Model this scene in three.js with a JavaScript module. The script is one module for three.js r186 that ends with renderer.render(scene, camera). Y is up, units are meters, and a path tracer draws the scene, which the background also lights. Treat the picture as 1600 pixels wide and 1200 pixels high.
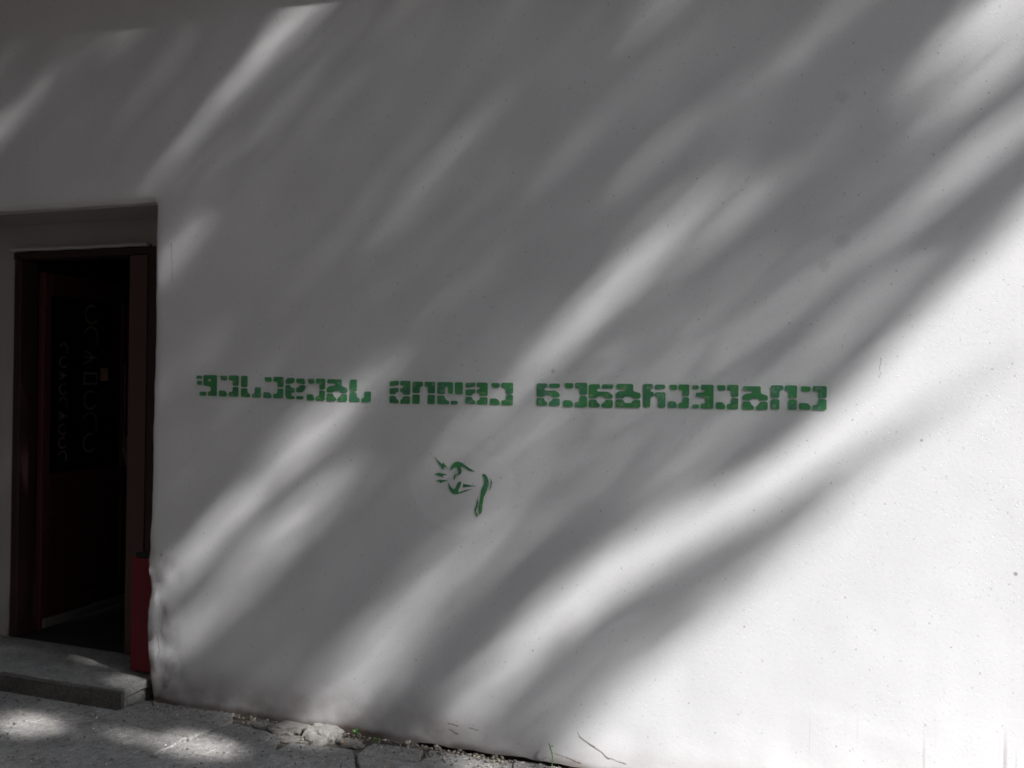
import * as THREE from 'three';
import { mergeGeometries, mergeVertices, toCreasedNormals } from 'three/addons/utils/BufferGeometryUtils.js';
import { ImprovedNoise } from 'three/addons/math/ImprovedNoise.js';
import { RoundedBoxGeometry } from 'three/addons/geometries/RoundedBoxGeometry.js';

// ------------------------------------------------------------------ camera, sky, sun, exposure
const scene = new THREE.Scene();
const camera = new THREE.PerspectiveCamera(41.112, 4 / 3, 0.05, 400);
camera.position.set(0, 1.5, 3.82);
camera.rotation.order = 'YXZ';
camera.rotation.set(0, THREE.MathUtils.degToRad(21.9), THREE.MathUtils.degToRad(0.86));
camera.focus = 3.1; camera.userData.fStop = 4;   // a soft phone lens
scene.add(camera);

const renderer = new THREE.WebGLRenderer({ antialias: true });
renderer.toneMapping = THREE.LinearToneMapping;
renderer.toneMappingExposure = 2.52;
renderer.shadowMap.enabled = true;

const SUN = new THREE.Vector3(0.743, 0.624, 0.242).normalize();   // towards the sun, almost along the wall
const sun = new THREE.DirectionalLight(new THREE.Color(1, 0.982, 0.968), 5);
sun.position.copy(SUN).multiplyScalar(30).add(new THREE.Vector3(-1.5, 1.5, 0));
sun.target.position.set(-1.5, 1.5, 0);
sun.castShadow = true;
sun.shadow.mapSize.set(4096, 4096);
sun.shadow.radius = 1.8;
Object.assign(sun.shadow.camera, { left: -9, right: 9, top: 9, bottom: -9, near: 1, far: 60 });
scene.add(sun, sun.target);

{ // hazy bright summer sky
  const w = 256, h = 128, d = new Float32Array(w * h * 4);
  for (let j = 0; j < h; j++) for (let i = 0; i < w; i++) {
    const lat = ((j + 0.5) / h - 0.5) * Math.PI, lon = ((i + 0.5) / w - 0.5) * 2 * Math.PI;
    const v = new THREE.Vector3(Math.cos(lat) * Math.cos(lon), Math.sin(lat), Math.cos(lat) * Math.sin(lon));
    const hz = Math.pow(1 - Math.max(0, v.y), 3), glow = Math.pow(Math.max(0, v.dot(SUN)), 6);
    const k = 0.8;
    const o = (j * w + i) * 4;
    d[o] = k * (0.60 + 0.45 * hz + 0.5 * glow); d[o + 1] = k * (0.695 + 0.38 * hz + 0.48 * glow); d[o + 2] = k * (0.85 + 0.25 * hz + 0.42 * glow); d[o + 3] = 1;
  }
  const sky = new THREE.DataTexture(d, w, h, THREE.RGBAFormat, THREE.FloatType);
  sky.mapping = THREE.EquirectangularReflectionMapping;
  sky.magFilter = sky.minFilter = THREE.LinearFilter;
  sky.needsUpdate = true;
  scene.background = sky; scene.environment = sky;
}

// ------------------------------------------------------------------ helpers
let seed = 20231;
function rnd() { seed = (seed + 0x6d2b79f5) | 0; let t = Math.imul(seed ^ (seed >>> 15), 1 | seed); t = (t + Math.imul(t ^ (t >>> 7), 61 | t)) ^ t; return ((t ^ (t >>> 14)) >>> 0) / 4294967296; }
const rr = (a, b) => a + (b - a) * rnd();
const perlin = new ImprovedNoise();
const N2 = (x, y, s = 0) => perlin.noise(x + 31.7, y + 17.3, s + 0.37);
const fbm = (x, y, s = 0, o = 4) => { let v = 0, a = 0.5; for (let i = 0; i < o; i++) { v += a * N2(x, y, s + i * 3.1); x *= 2.03; y *= 2.03; a *= 0.5; } return v; };
const sstep = (a, b, x) => { const t = Math.min(1, Math.max(0, (x - a) / (b - a))); return t * t * (3 - 2 * t); };
const used = {};
const numbered = (n) => { const k = used[n] = (used[n] ?? -1) + 1; return k ? n + '_' + String(k).padStart(3, '0') : n; };
function thing(name, label, category, pos = [0, 0, 0], group) {
  const o = new THREE.Group(); o.name = numbered(name); o.position.set(...pos); o.userData = { label, category };
  if (group) o.userData.group = group;
  scene.add(o); return o;
}
function part(name, geo, mat, parent = scene) {
  const m = new THREE.Mesh(geo, mat); m.name = parent === scene ? numbered(name) : name; m.castShadow = m.receiveShadow = true; parent.add(m); return m;
}
const box = (x0, x1, y0, y1, z0, z1) => { const g = new THREE.BoxGeometry(x1 - x0, y1 - y0, z1 - z0); g.translate((x0 + x1) / 2, (y0 + y1) / 2, (z0 + z1) / 2); return g; };
const rbox = (x0, x1, y0, y1, z0, z1, r = 0.004) => { const g = new RoundedBoxGeometry(x1 - x0, y1 - y0, z1 - z0, 2, r); g.translate((x0 + x1) / 2, (y0 + y1) / 2, (z0 + z1) / 2); return g; };
const lin = (r, g, b) => new THREE.Color().setRGB(r, g, b);
const std = (o) => new THREE.MeshStandardMaterial({ roughness: 0.9, metalness: 0, ...o });
function dataTex(w, h, fn, srgb = true) {      // fn(u, v) -> [r, g, b] linear 0..1 (or one value)
  const d = new Uint8Array(w * h * 4), enc = srgb ? (c) => 255 * (c <= 0.0031308 ? 12.92 * c : 1.055 * Math.pow(c, 1 / 2.4) - 0.055) : (c) => 255 * c;
  for (let j = 0; j < h; j++) for (let i = 0; i < w; i++) {
    const c = fn((i + 0.5) / w, (j + 0.5) / h), o = (j * w + i) * 4;
    for (let k = 0; k < 3; k++) d[o + k] = Math.max(0, Math.min(255, Math.round(enc(Math.max(0, Math.min(1, typeof c === 'number' ? c : c[k]))))));
    d[o + 3] = 255;
  }
  const t = new THREE.DataTexture(d, w, h); t.magFilter = THREE.LinearFilter; t.minFilter = THREE.LinearMipmapLinearFilter; t.generateMipmaps = true;
  t.wrapS = t.wrapT = THREE.RepeatWrapping; if (srgb) t.colorSpace = THREE.SRGBColorSpace; t.needsUpdate = true; return t;
}
// wrap-around value noise for tiles
function tileNoise(cells, salt) {
  const g = new Float32Array(cells * cells); let s = salt * 7919 + 11;
  for (let i = 0; i < g.length; i++) { s = (Math.imul(s, 1664525) + 1013904223) | 0; g[i] = (s >>> 8) / 16777216; }
  return (u, v) => {
    let x = u * cells, y = v * cells; const xi = Math.floor(x), yi = Math.floor(y); x -= xi; y -= yi; x = x * x * (3 - 2 * x); y = y * y * (3 - 2 * y);
    const q = (a, b) => g[(((b % cells) + cells) % cells) * cells + (((a % cells) + cells) % cells)];
    return (q(xi, yi) * (1 - x) + q(xi + 1, yi) * x) * (1 - y) + (q(xi, yi + 1) * (1 - x) + q(xi + 1, yi + 1) * x) * y;
  };
}

// ------------------------------------------------------------------ plaster
const JAMB = -3.347, NICHE_TOP = 2.33, WX0 = -5.4, WX1 = 0.9, WY1 = 3.62;
const marks = { // stains, cracks and chips of the plaster, in wall metres: [x, y, radius, darkness]
  spots: [[-0.286, 2.544, 0.03, 0.1], [-1.362, 1.553, 0.012, 0.3], [-0.272, 2.024, 0.035, 0.1], [-0.336, 1.941, 0.025, 0.12], [-0.004, 1.326, 0.006, 0.55], [0.295, 0.888, 0.008, 0.6], [-3.28, 0.68, 0.008, 0.5], [-0.6, 0.62, 0.004, 0.5], [-0.12, 1.1, 0.004, 0.5], [0.1, 0.62, 0.004, 0.5], [-1.43, 0.44, 0.005, 0.5]],
  cracks: [[-1.23, 0.123, -1.17, 0.092, 0.0026, 0.8], [-1.17, 0.092, -1.112, 0.058, 0.0022, 0.8], [-1.112, 0.058, -1.04, 0.044, 0.0016, 0.6], [-1.236, 0.142, -1.23, 0.123, 0.0018, 0.5], [-3.254, 2.13, -3.247, 2.05, 0.0016, 0.45], [-3.247, 2.05, -3.24, 1.952, 0.0016, 0.4], [-0.142, 1.609, -0.143, 1.542, 0.0014, 0.4],
    [-1.797, 0.1, -1.753, 0.095, 0.002, 0.6], [-1.79, 0.075, -1.75, 0.06, 0.002, 0.5], [-1.7, 0.093, -1.66, 0.09, 0.0014, 0.5], [-1.33, 0.045, -1.22, 0.02, 0.0018, 0.45], [-3.29, 0.2, -3.3, 0.32, 0.002, 0.4], [-3.27, 0.3, -3.275, 0.44, 0.0015, 0.35]],
};
function wz(x, y) {   // unevenness of the trowelled plaster
  let z = 0.0045 * N2(x * 0.9, y * 0.9, 1) + 0.0016 * N2(x * 3.1, y * 2.6, 2) + 0.00035 * N2(x * 11, y * 9, 3);
  z += 0.002 * sstep(0.45, 0.1, y) * N2(x * 6, y * 7, 9);                                        // patched strip along the foot
  const ridge = 0.33 - 0.19 * (x + 0.29) + 0.02 * N2(x * 4, 0, 7); if (x > -0.45 && x < 0.12) z += 0.0012 * sstep(0.012, -0.012, y - ridge) * sstep(-0.45, -0.3, x) * sstep(0.12, 0, x);
  if (x < -3.1 && y < 0.75 && y > 0.05) {                                                         // battered corner beside the doorway
    const k = sstep(-3.12, -3.3, x) * sstep(0.75, 0.6, y) * sstep(0.05, 0.2, y); z += k * (0.014 * N2(x * 17, y * 11, 5) + 0.008 * N2(x * 36, y * 27, 6));
  }
  return z;
}
const edgeX = (y) => JAMB + sstep(2.33, 2.1, y) * (0.005 * N2(y * 3, 4, 1) + 0.004 * N2(y * 14, 8, 2)) + sstep(0.9, 0.5, y) * (0.009 * N2(y * 9, 2, 3) + 0.004 * N2(y * 31, 2, 4)) + 0.018 * sstep(0.16, 0.0, y) - 0.012 * sstep(1.1, 0.6, y) * sstep(0, 0.2, y);

const segD = (px, py, a) => { const vx = a[2] - a[0], vy = a[3] - a[1]; const t = Math.max(0, Math.min(1, ((px - a[0]) * vx + (py - a[1]) * vy) / (vx * vx + vy * vy))); return Math.hypot(px - a[0] - t * vx, py - a[1] - t * vy); };
const wallMap = dataTex(2048, 1176, (u, v) => {
  const x = WX0 + u * (WX1 - WX0), y = -0.03 + v * (WY1 + 0.03);
  let k = 1 + 0.07 * fbm(x * 0.9, y * 0.9, 3, 3) + 0.05 * fbm(x * 5, y * 4, 7, 4);
  k *= 1 + 0.03 * N2(x * 14, y * 1.3, 4) * sstep(1.2, 0.1, y);
  const grain = N2(x * 160, y * 160, 5); k *= 1 + 0.025 * grain;
  const pit = N2(x * 130, y * 130, 12); if (pit > 0.56) k *= 1 - 1.7 * (pit - 0.56);
  let r = 0.755 * k, g = 0.755 * k, b = 0.765 * k;
  // grime rising from the pavement
  const low = 0.16 + 0.1 * fbm(x * 2.2, 3, 5, 3), left = sstep(-1.2, -2.2, x);
  let dirt = sstep(low * (0.8 + 0.7 * left), 0, y - 0.02) * (0.36 + 0.26 * left) * (0.75 + 0.9 * fbm(x * 7, y * 9, 8, 4));
  dirt += sstep(0.035, 0, y + 0.02 * N2(x * 9, 1, 2)) * 0.35;
  dirt += sstep(0.35, 0.6, N2(x * 120, y * 1.6, 14)) * sstep(0.4, 0.24, y + 0.06 * N2(x * 30, 1, 1)) * 0.3 * sstep(-0.5, -0.2, x);
  const cor = sstep(-3.08, -3.26, x) * sstep(0.8, 0.6, y); dirt += cor * (0.05 + 0.6 * Math.max(0, fbm(x * 13, y * 9, 3, 4)) * 1.5 + sstep(-3.3, -3.335, x) * 0.2 * (1 + N2(3, y * 20, 2)));
  dirt += 0.05 * sstep(-3.2, -3.4, x);
  // lighter fresh paint round the stencilled emblem, a rounded blot
  const pd = Math.hypot((x + 1.76) / 0.24, (y - 1.07) / 0.19) + 0.12 * N2(x * 9, y * 9, 4); const fresh = 0.05 * sstep(1.05, 0.9, pd);
  for (const s of marks.spots) { const d = Math.hypot(x - s[0], y - s[1]) / (s[2] * (1 + 0.35 * N2(x * 60, y * 60, 6))); if (d < 1) dirt += s[3] * sstep(1, 0.5, d); }
  if (y < 0.6 || x < -3.2 || (x > -0.2 && x < -0.1)) for (const c of marks.cracks) { const d = segD(x + 0.004 * N2(x * 40, y * 40, 1), y + 0.004 * N2(x * 40, y * 40, 2), c); if (d < 0.01) dirt += c[5] * sstep(c[4] * 1.6, c[4] * 0.5, d); }
  dirt = Math.min(0.85, Math.max(0, dirt));
  // faint green overspray round the stencilled words
  let spray = 0;
  if (y > 1.36 && y < 1.57) for (const [x0, x1] of [[-3.09, -2.18], [-2.09, -1.53], [-1.43, -0.32]]) { const d = Math.max(x0 - x, x - x1, 1.418 - y, y - 1.51, 0); spray = Math.max(spray, 0.09 * sstep(0.03, 0, d) * (0.6 + 0.9 * N2(x * 35, y * 35, 9))); }
  r *= 1 - spray * 1.0; g *= 1 - spray * 0.15; b *= 1 - spray * 0.8;
  const chip = x < -3.2 ? 0.12 * sstep(0.025, 0.012, Math.hypot((x + 3.3) * 1.2, (y - 0.475) * 0.55) * (1 + 0.5 * N2(x * 50, y * 50, 3))) : 0; dirt *= chip > 0.05 ? 0.2 : 1;
  r = (r + fresh + chip) * (1 - dirt * 0.92); g = (g + fresh + chip) * (1 - dirt * 0.97); b = (b + fresh + chip) * (1 - dirt);
  return [r, g, b];
});
const bumpTile = (() => { // sandy grain with pin-holes and raised grains, 1.2 m across
  const a = tileNoise(300, 3), b = tileNoise(97, 5), c = tileNoise(23, 6), n = 1024, extra = new Float32Array(n * n);
  for (let k = 0; k < 6500; k++) { const x = rnd() * n, y = rnd() * n, R = rr(0.8, 1.9), A = (rnd() < 0.55 ? 1 : -1.1) * rr(0.12, 0.42); for (let j = -4; j <= 4; j++) for (let i = -4; i <= 4; i++) { const d = Math.hypot(i, j) / R; if (d < 1.5) extra[((Math.floor(y) + j + n) % n) * n + ((Math.floor(x) + i + n) % n)] += A * Math.exp(-d * d * 2); } }
  return dataTex(n, n, (u, v) => 0.5 + 0.03 * (a(u, v) - 0.5) + 0.05 * (b(u, v) - 0.5) + 0.05 * (c(u, v) - 0.5) + 0.75 * extra[Math.floor(v * n) * n + Math.floor(u * n)], false);
})();
const wallBump = bumpTile.clone(); wallBump.repeat.set((WX1 - WX0) / 1.2, (WY1 + 0.03) / 1.2); wallBump.needsUpdate = true;
const M = {
  wall: std({ map: wallMap, bumpMap: wallBump, bumpScale: 0.0017, roughness: 0.93 }),
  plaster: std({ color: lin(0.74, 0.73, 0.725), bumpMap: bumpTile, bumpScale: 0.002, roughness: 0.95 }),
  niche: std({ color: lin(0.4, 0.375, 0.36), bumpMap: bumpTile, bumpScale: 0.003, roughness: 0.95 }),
  masonry: std({ color: lin(0.1, 0.09, 0.08), bumpMap: bumpTile, bumpScale: 0.01 }),
  frame: std({ color: lin(0.09, 0.046, 0.036), roughness: 0.6 }),
  leaf: std({ color: lin(0.03, 0.01, 0.009), roughness: 0.55 }),
  rail: std({ color: lin(0.28, 0.26, 0.25), roughness: 0.6 }),
  red: std({ color: lin(0.17, 0.005, 0.013), roughness: 0.6 }),
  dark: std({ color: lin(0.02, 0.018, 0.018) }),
  brick: std({ color: lin(0.12, 0.09, 0.08) }),
};

// ------------------------------------------------------------------ ground
const concTile = (() => { const a = tileNoise(220, 21), b = tileNoise(40, 22), c = tileNoise(9, 23), d = tileNoise(90, 24);
  return [dataTex(1024, 1024, (u, v) => { const s = d(u, v); let k = 0.21 * (0.72 + 0.35 * b(u, v) + 0.3 * c(u, v)) * (0.8 + 0.4 * a(u, v)); if (s > 0.84) k *= 1.4; if (s < 0.14) k *= 0.6; return [k * 1.03, k, k * 0.96]; }),
    dataTex(1024, 1024, (u, v) => 0.25 + 0.3 * a(u, v) + 0.3 * b(u, v) * d(u, v) + 0.25 * c(u, v), false)]; })();
const conc = (rx, ry = rx) => concTile.map((t) => { const c = t.clone(); c.repeat.set(rx, ry); c.needsUpdate = true; return c; });
{
  const [m, b] = conc(1.1); M.slab = std({ map: m, bumpMap: b, bumpScale: 0.006 });
  const [m2, b2] = conc(260); M.road = std({ map: m2, bumpMap: b2, bumpScale: 0.006, color: lin(0.68, 0.61, 0.575) });
  const [m3, b3] = conc(1.3); M.step = std({ map: m3, bumpMap: b3, bumpScale: 0.004, color: lin(1.0, 1.0, 0.99) });
  const [m4, b4] = conc(2); M.rubble = std({ map: m4, bumpMap: b4, bumpScale: 0.006, color: lin(1.5, 1.45, 1.4) });
  const [m5, b5] = conc(1.3); M.shadedStep = std({ map: m5, bumpMap: b5, bumpScale: 0.004, color: lin(0.4, 0.38, 0.37) });  // step concrete darkened to paint in the shade on its front
  M.white = std({ map: m4, color: lin(1.75, 1.7, 1.66), bumpMap: b4, bumpScale: 0.006 });
  M.dirt = std({ map: m, color: lin(0.45, 0.4, 0.34), bumpMap: b, bumpScale: 0.01 });
}
{
  const g = new THREE.PlaneGeometry(300, 300); g.rotateX(-Math.PI / 2); g.translate(0, -0.034, 0);
  const m = part('ground', g, M.road); m.userData = { kind: 'structure' };
}
const pavement = thing('pavement'); pavement.userData = { kind: 'structure' };
function slabGeo(pts, top, thick = 0.05, rough = 0.006) {
  const P = [];
  for (let i = 0; i < pts.length; i++) {
    const a = pts[i], b = pts[(i + 1) % pts.length], L = Math.hypot(b[0] - a[0], b[1] - a[1]), n = Math.max(1, Math.round(L / 0.03));
    for (let k = 0; k < n; k++) { const t = k / n, e = k ? rough : 0; P.push(new THREE.Vector2(a[0] + (b[0] - a[0]) * t + e * rr(-1, 1), -(a[1] + (b[1] - a[1]) * t + e * rr(-1, 1)))); }
  }
  const g = new THREE.ExtrudeGeometry(new THREE.Shape(P), { depth: thick, bevelEnabled: true, bevelSize: 0.004, bevelThickness: 0.005, bevelSegments: 1, curveSegments: 1 });
  g.rotateX(-Math.PI / 2); g.translate(0, top - thick - 0.005, 0);
  const c = P.reduce((s, p) => s.add(p), new THREE.Vector2()).multiplyScalar(1 / P.length), tx = rr(-0.006, 0.006), tz = rr(-0.008, 0.008), p = g.attributes.position;
  for (let i = 0; i < p.count; i++) p.setY(i, p.getY(i) + tx * (p.getX(i) - c.x) + tz * (p.getZ(i) + c.y));
  g.computeVertexNormals(); return g;
}
const slabs = [
  [[-5.4, 0.17], [-3.365, 0.16], [-3.36, 0.3], [-4.1, 0.312], [-5.4, 0.3]],
  [[-3.345, 0.03], [-2.86, 0.02], [-2.8, 0.1], [-2.83, 0.34], [-3.35, 0.3]],
  [[-2.77, 0.1], [-2.5, 0.16], [-2.44, 0.3], [-2.52, 0.5], [-2.82, 0.46]],
  [[-5.4, 0.312], [-4.1, 0.324], [-3.36, 0.312], [-2.84, 0.352], [-2.83, 0.58], [-3.6, 0.62], [-5.4, 0.6]],
  [[-5.4, 0.612], [-3.6, 0.632], [-2.845, 0.592], [-2.7, 0.595], [-2.72, 1.15], [-5.4, 1.2]],
  [[-2.82, 0.472], [-2.52, 0.512], [-2.43, 0.31], [-2.1, 0.24], [-1.98, 0.42], [-2.1, 0.9], [-2.69, 0.92]],
  [[-2.42, 0.2], [-2.15, 0.17], [-2.1, 0.228], [-2.42, 0.29]],
  [[-2.09, 0.09], [-1.88, 0.07], [-1.83, 0.2], [-2.09, 0.225]],
  [[-1.86, 0.05], [-1.5, 0.035], [-1.46, 0.13], [-1.82, 0.2]],
  [[-1.48, 0.03], [-1.0, 0.03], [-0.6, 0.04], [-0.6, 0.9], [-1.96, 0.9], [-1.965, 0.42], [-2.08, 0.235], [-1.83, 0.212], [-1.45, 0.142]],
  [[-2.7, 0.935], [-2.1, 0.915], [-0.6, 0.915], [-0.6, 2.4], [-2.7, 2.4]],
  [[-5.4, 1.215], [-2.72, 1.165], [-2.715, 2.4], [-5.4, 2.4]],
  [[-0.585, 0.03], [2.2, 0.03], [2.2, 2.4], [-0.585, 2.4]],
];
slabs.forEach((s, i) => part('slab', slabGeo(s, [0, 0.002, -0.004, -0.002, 0, 0, -0.006, 0.004, -0.003, 0, 0, 0, 0][i]), M.slab, pavement));
part('soil_bed', box(-5.6, 2.4, -0.032, -0.018, -0.06, 2.5), M.dirt, pavement);

// ------------------------------------------------------------------ the house wall
const house = thing('plastered_house', 'white plastered house wall with deep doorway and dappled tree shade', 'house');
{
  const rows = [], cols = [];
  for (let i = 0; i <= 96; i++) rows.push(i / 96 * NICHE_TOP);
  for (let i = 1; i <= 48; i++) rows.push(NICHE_TOP + i / 48 * (WY1 - NICHE_TOP));
  rows[0] = -0.03;
  for (let i = 0; i <= 150; i++) cols.push(i / 150);
  const pos = [], uv = [], idx = [];
  const put = (x, y, z) => { pos.push(x, y, z); uv.push((x - WX0) / (WX1 - WX0), (y + 0.03) / (WY1 + 0.03)); return pos.length / 3 - 1; };
  const quadRows = (grid) => { for (let j = 0; j + 1 < grid.length; j++) for (let i = 0; i + 1 < grid[j].length; i++) { const a = grid[j][i], b = grid[j][i + 1], c = grid[j + 1][i + 1], d = grid[j + 1][i]; idx.push(a, b, c, a, c, d); } };
  const foot = (x) => (x > -1.94 ? 0.006 + 0.007 * N2(x * 9, 3, 4) - 0.004 * N2(x * 30, 2, 8) : -0.03);
  const grid = [];
  { // the foot of the plaster turns back to the masonry, leaving a broken edge
    const e = edgeX(0), line = []; for (let k = 0; k < 4; k++) line.push(put(e, foot(e), -0.045)); for (const t of cols) { const x = e + 0.022 + t * t * 0 + t * (WX1 - e - 0.022); line.push(put(x, foot(x), -0.045)); } grid.push(line);
  }
  for (let j = 0; j < rows.length; j++) {
    const y = rows[j], open = y <= NICHE_TOP, e = open ? edgeX(y) : JAMB, line = [], k = open && j < 96 ? 1 : 0, Y = (x) => (j ? y : foot(x));
    line.push(put(e, Y(e), k ? -0.34 : wz(e, y)), put(e + 0.0005, Y(e), k ? -0.028 : wz(e, y)), put(e + 0.003, Y(e), wz(e, y) - 0.012 * k), put(e + 0.01, Y(e), wz(e, y) - 0.003 * k));
    for (const t of cols) { const x = e + 0.022 + t * (WX1 - e - 0.022); line.push(put(x, Y(x), wz(x, y))); }
    grid.push(line);
  }
  quadRows(grid);
  const top = [], xs = []; for (let i = 0; i <= 60; i++) xs.push(WX0 + i / 60 * (JAMB - WX0));
  const yl = (x) => NICHE_TOP + 0.004 * N2(x * 4, 2, 1) * sstep(JAMB, JAMB - 0.2, x);
  top.push(xs.map((x) => put(x, yl(x), -0.34)), xs.map((x) => put(x, yl(x), -0.02)), xs.map((x) => put(x, yl(x) + 0.004, wz(x, NICHE_TOP) - 0.006)));
  rows.forEach((y, j) => { if (y > NICHE_TOP + 0.01) top.push(xs.map((x) => put(x, y, wz(x, y)))); });
  quadRows(top);
  let g = new THREE.BufferGeometry(); g.setAttribute('position', new THREE.Float32BufferAttribute(pos, 3)); g.setAttribute('uv', new THREE.Float32BufferAttribute(uv, 2)); g.setIndex(idx);
  g = toCreasedNormals(g, 1.1);
  part('plaster_face', g, M.wall, house);
}
part('masonry', mergeGeometries([box(-3.31, 8, -0.05, 6.5, -0.46, -0.042), box(-5.6, -3.31, 2.345, 6.5, -0.46, -0.042), box(-5.6, -4.9, -0.05, 2.345, -0.46, -0.002)]), M.masonry, house);
part('plaster_face', mergeGeometries([box(0.9, 8, 0.005, 3.62, -0.041, 0.002), box(-5.6, 8, 3.62, 6.5, -0.041, 0.002)]), M.plaster, house);
{ // two lengths of cornice just above the picture, meeting at a joint
  const a = rbox(-5.6, -2.535, 0, 0.12, -0.03, 0.13, 0.006), b = rbox(-2.53, 8, 0.003, 0.12, -0.03, 0.122, 0.006);
  for (const g of [a, b]) { const p = g.attributes.position; for (let i = 0; i < p.count; i++) p.setY(i, p.getY(i) + 3.487 - 0.04 * (p.getX(i) + 3)); }
  part('cornice', a, M.plaster, house); part('cornice', b, M.plaster, house);
}
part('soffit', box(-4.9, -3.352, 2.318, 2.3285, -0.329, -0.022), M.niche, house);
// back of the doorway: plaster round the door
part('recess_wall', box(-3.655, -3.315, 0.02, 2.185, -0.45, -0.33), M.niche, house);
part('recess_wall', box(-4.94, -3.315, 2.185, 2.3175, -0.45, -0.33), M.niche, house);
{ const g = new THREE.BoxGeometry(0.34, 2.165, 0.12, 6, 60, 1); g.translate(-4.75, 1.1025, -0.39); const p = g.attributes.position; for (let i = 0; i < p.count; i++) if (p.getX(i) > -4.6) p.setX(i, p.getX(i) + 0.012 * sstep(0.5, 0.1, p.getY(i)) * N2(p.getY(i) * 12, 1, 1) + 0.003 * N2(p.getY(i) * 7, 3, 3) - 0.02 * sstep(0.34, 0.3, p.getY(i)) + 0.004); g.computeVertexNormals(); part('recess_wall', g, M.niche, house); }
// the unlit hall behind the door
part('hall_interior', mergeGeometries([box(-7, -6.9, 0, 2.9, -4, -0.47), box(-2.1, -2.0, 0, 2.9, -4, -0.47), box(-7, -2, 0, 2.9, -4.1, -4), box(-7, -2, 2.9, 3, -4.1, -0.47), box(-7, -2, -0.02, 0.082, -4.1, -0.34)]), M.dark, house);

// ------------------------------------------------------------------ door
const door = thing('entrance_door', 'dark brown wooden door standing open inward in the recessed doorway', 'door', [-4.1, 0.09, -0.36]);
{
  const o = door.position, put = (g) => { g.translate(-o.x, -o.y, -o.z); return g; };
  part('door_jamb', put(rbox(-3.775, -3.66, 0.092, 2.13, -0.44, -0.305)), M.frame, door);
  part('door_jamb', put(rbox(-4.585, -4.535, 0.092, 2.13, -0.44, -0.325)), M.leaf, door);
  part('door_head', put(rbox(-4.585, -3.66, 2.133, 2.17, -0.44, -0.318)), M.leaf, door);
  const strip = new THREE.BoxGeometry(0.93, 0.014, 0.02, 40, 1, 1); { const p = strip.attributes.position; for (let i = 0; i < p.count; i++) { p.setY(i, p.getY(i) + 0.005 * N2(p.getX(i) * 9, 2, 2)); } strip.translate(-4.125, 2.181, -0.306); strip.computeVertexNormals(); }
  part('sealant_strip', put(strip), std({ color: lin(0.5, 0.48, 0.46) }), door);
  part('gap_shade_strip', put(rbox(-3.652, -3.46, 0.092, 2.17, -0.328, -0.306, 0.003)), M.leaf, door);  // added dark strip standing in for the shadowed gap beside the frame
  const wood = std({ color: lin(0.1, 0.02, 0.02), roughness: 0.55 });
  const leaf = new THREE.Group(); leaf.name = 'door_leaf'; leaf.position.set(-4.53 - o.x, 0.1 - o.y, -0.46 - o.z); leaf.rotation.y = THREE.MathUtils.degToRad(97); door.add(leaf);
  // leaf runs along local +x from the hinge, its room side faces local -z, the seen side faces local +z after the turn
  const bar = (n, x0, x1, y0, y1, m, z0 = -0.02, z1 = 0.02) => part(n, rbox(x0, x1, y0, y1, z0, z1, 0.003), m, leaf);
  bar('stile', 0, 0.06, 0, 1.98, wood); bar('stile', 0.7, 0.8, 0, 1.98, wood);
  bar('rail', 0.061, 0.699, 1.86, 1.98, wood); bar('rail', 0.061, 0.699, 0.78, 0.86, wood); bar('rail', 0.061, 0.699, 0.06, 0.16, wood);
  bar('panel', 0.061, 0.699, 0.161, 0.779, wood, -0.01, 0.01);
  bar('weather_bar', 0.02, 0.78, 0.006, 0.058, M.rail, -0.028, 0.028);
  bar('pane', 0.061, 0.699, 0.861, 1.859, std({ color: lin(0.012, 0.01, 0.012), roughness: 0.12 }), -0.004, 0.004);
  bar('edge_bead', 0.716, 0.724, 0.9, 1.5, M.rail, 0.02, 0.026);
  // faint vertical lettering and a small sticker on the glass
  const cv = document.createElement('canvas'); cv.width = 256; cv.height = 512; const c = cv.getContext('2d');
  c.fillStyle = '#040304'; c.fillRect(0, 0, 256, 512); c.strokeStyle = '#9a968f'; c.lineWidth = 7; c.lineCap = 'round';
  const hook = (x, y, s, k) => { c.beginPath(); if (k === 0) c.arc(x, y, s, 0.6, 5.2); else if (k === 1) { c.arc(x, y, s, 3.4, 6.2); c.moveTo(x + s, y); c.lineTo(x + s, y + s); } else if (k === 2) { c.rect(x - s, y - s * 0.6, s * 2, s * 1.2); } else { c.moveTo(x - s, y - s * 0.7); c.quadraticCurveTo(x + s * 1.5, y, x - s, y + s * 0.7); c.moveTo(x - s, y); c.lineTo(x + s, y); } c.stroke(); };
  for (let i = 0; i < 7; i++) hook(165, 40 + i * 66, 27, [0, 1, 3, 2, 0, 1, 0][i]);
  c.lineWidth = 5; for (let i = 0; i < 9; i++) hook(52, 150 + i * 40, 15, [1, 0, 3, 0, 1, 3, 0, 0, 1][i]);
  const ct = new THREE.CanvasTexture(cv); ct.colorSpace = THREE.SRGBColorSpace;
  const lg = new THREE.PlaneGeometry(0.535, 0.98); lg.translate(0.335, 1.36, 0.0085); part('lettering', lg, std({ map: ct, roughness: 0.4 }), leaf).userData = { label: 'faint pale vertical lettering on the dark glass' };
  part('sticker', rbox(0.5, 0.57, 1.38, 1.46, 0.0095, 0.0115, 0.0008), std({ color: lin(0.6, 0.36, 0.26) }), leaf).userData = { label: 'small pale orange square sticker' };
  part('handle', mergeGeometries([rbox(0.735, 0.765, 0.86, 1.04, 0.02, 0.027, 0.003), rbox(0.66, 0.76, 0.955, 0.975, 0.05, 0.066, 0.006), rbox(0.742, 0.758, 0.957, 0.973, 0.024, 0.06, 0.003)]), M.rail, leaf);
}
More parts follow.
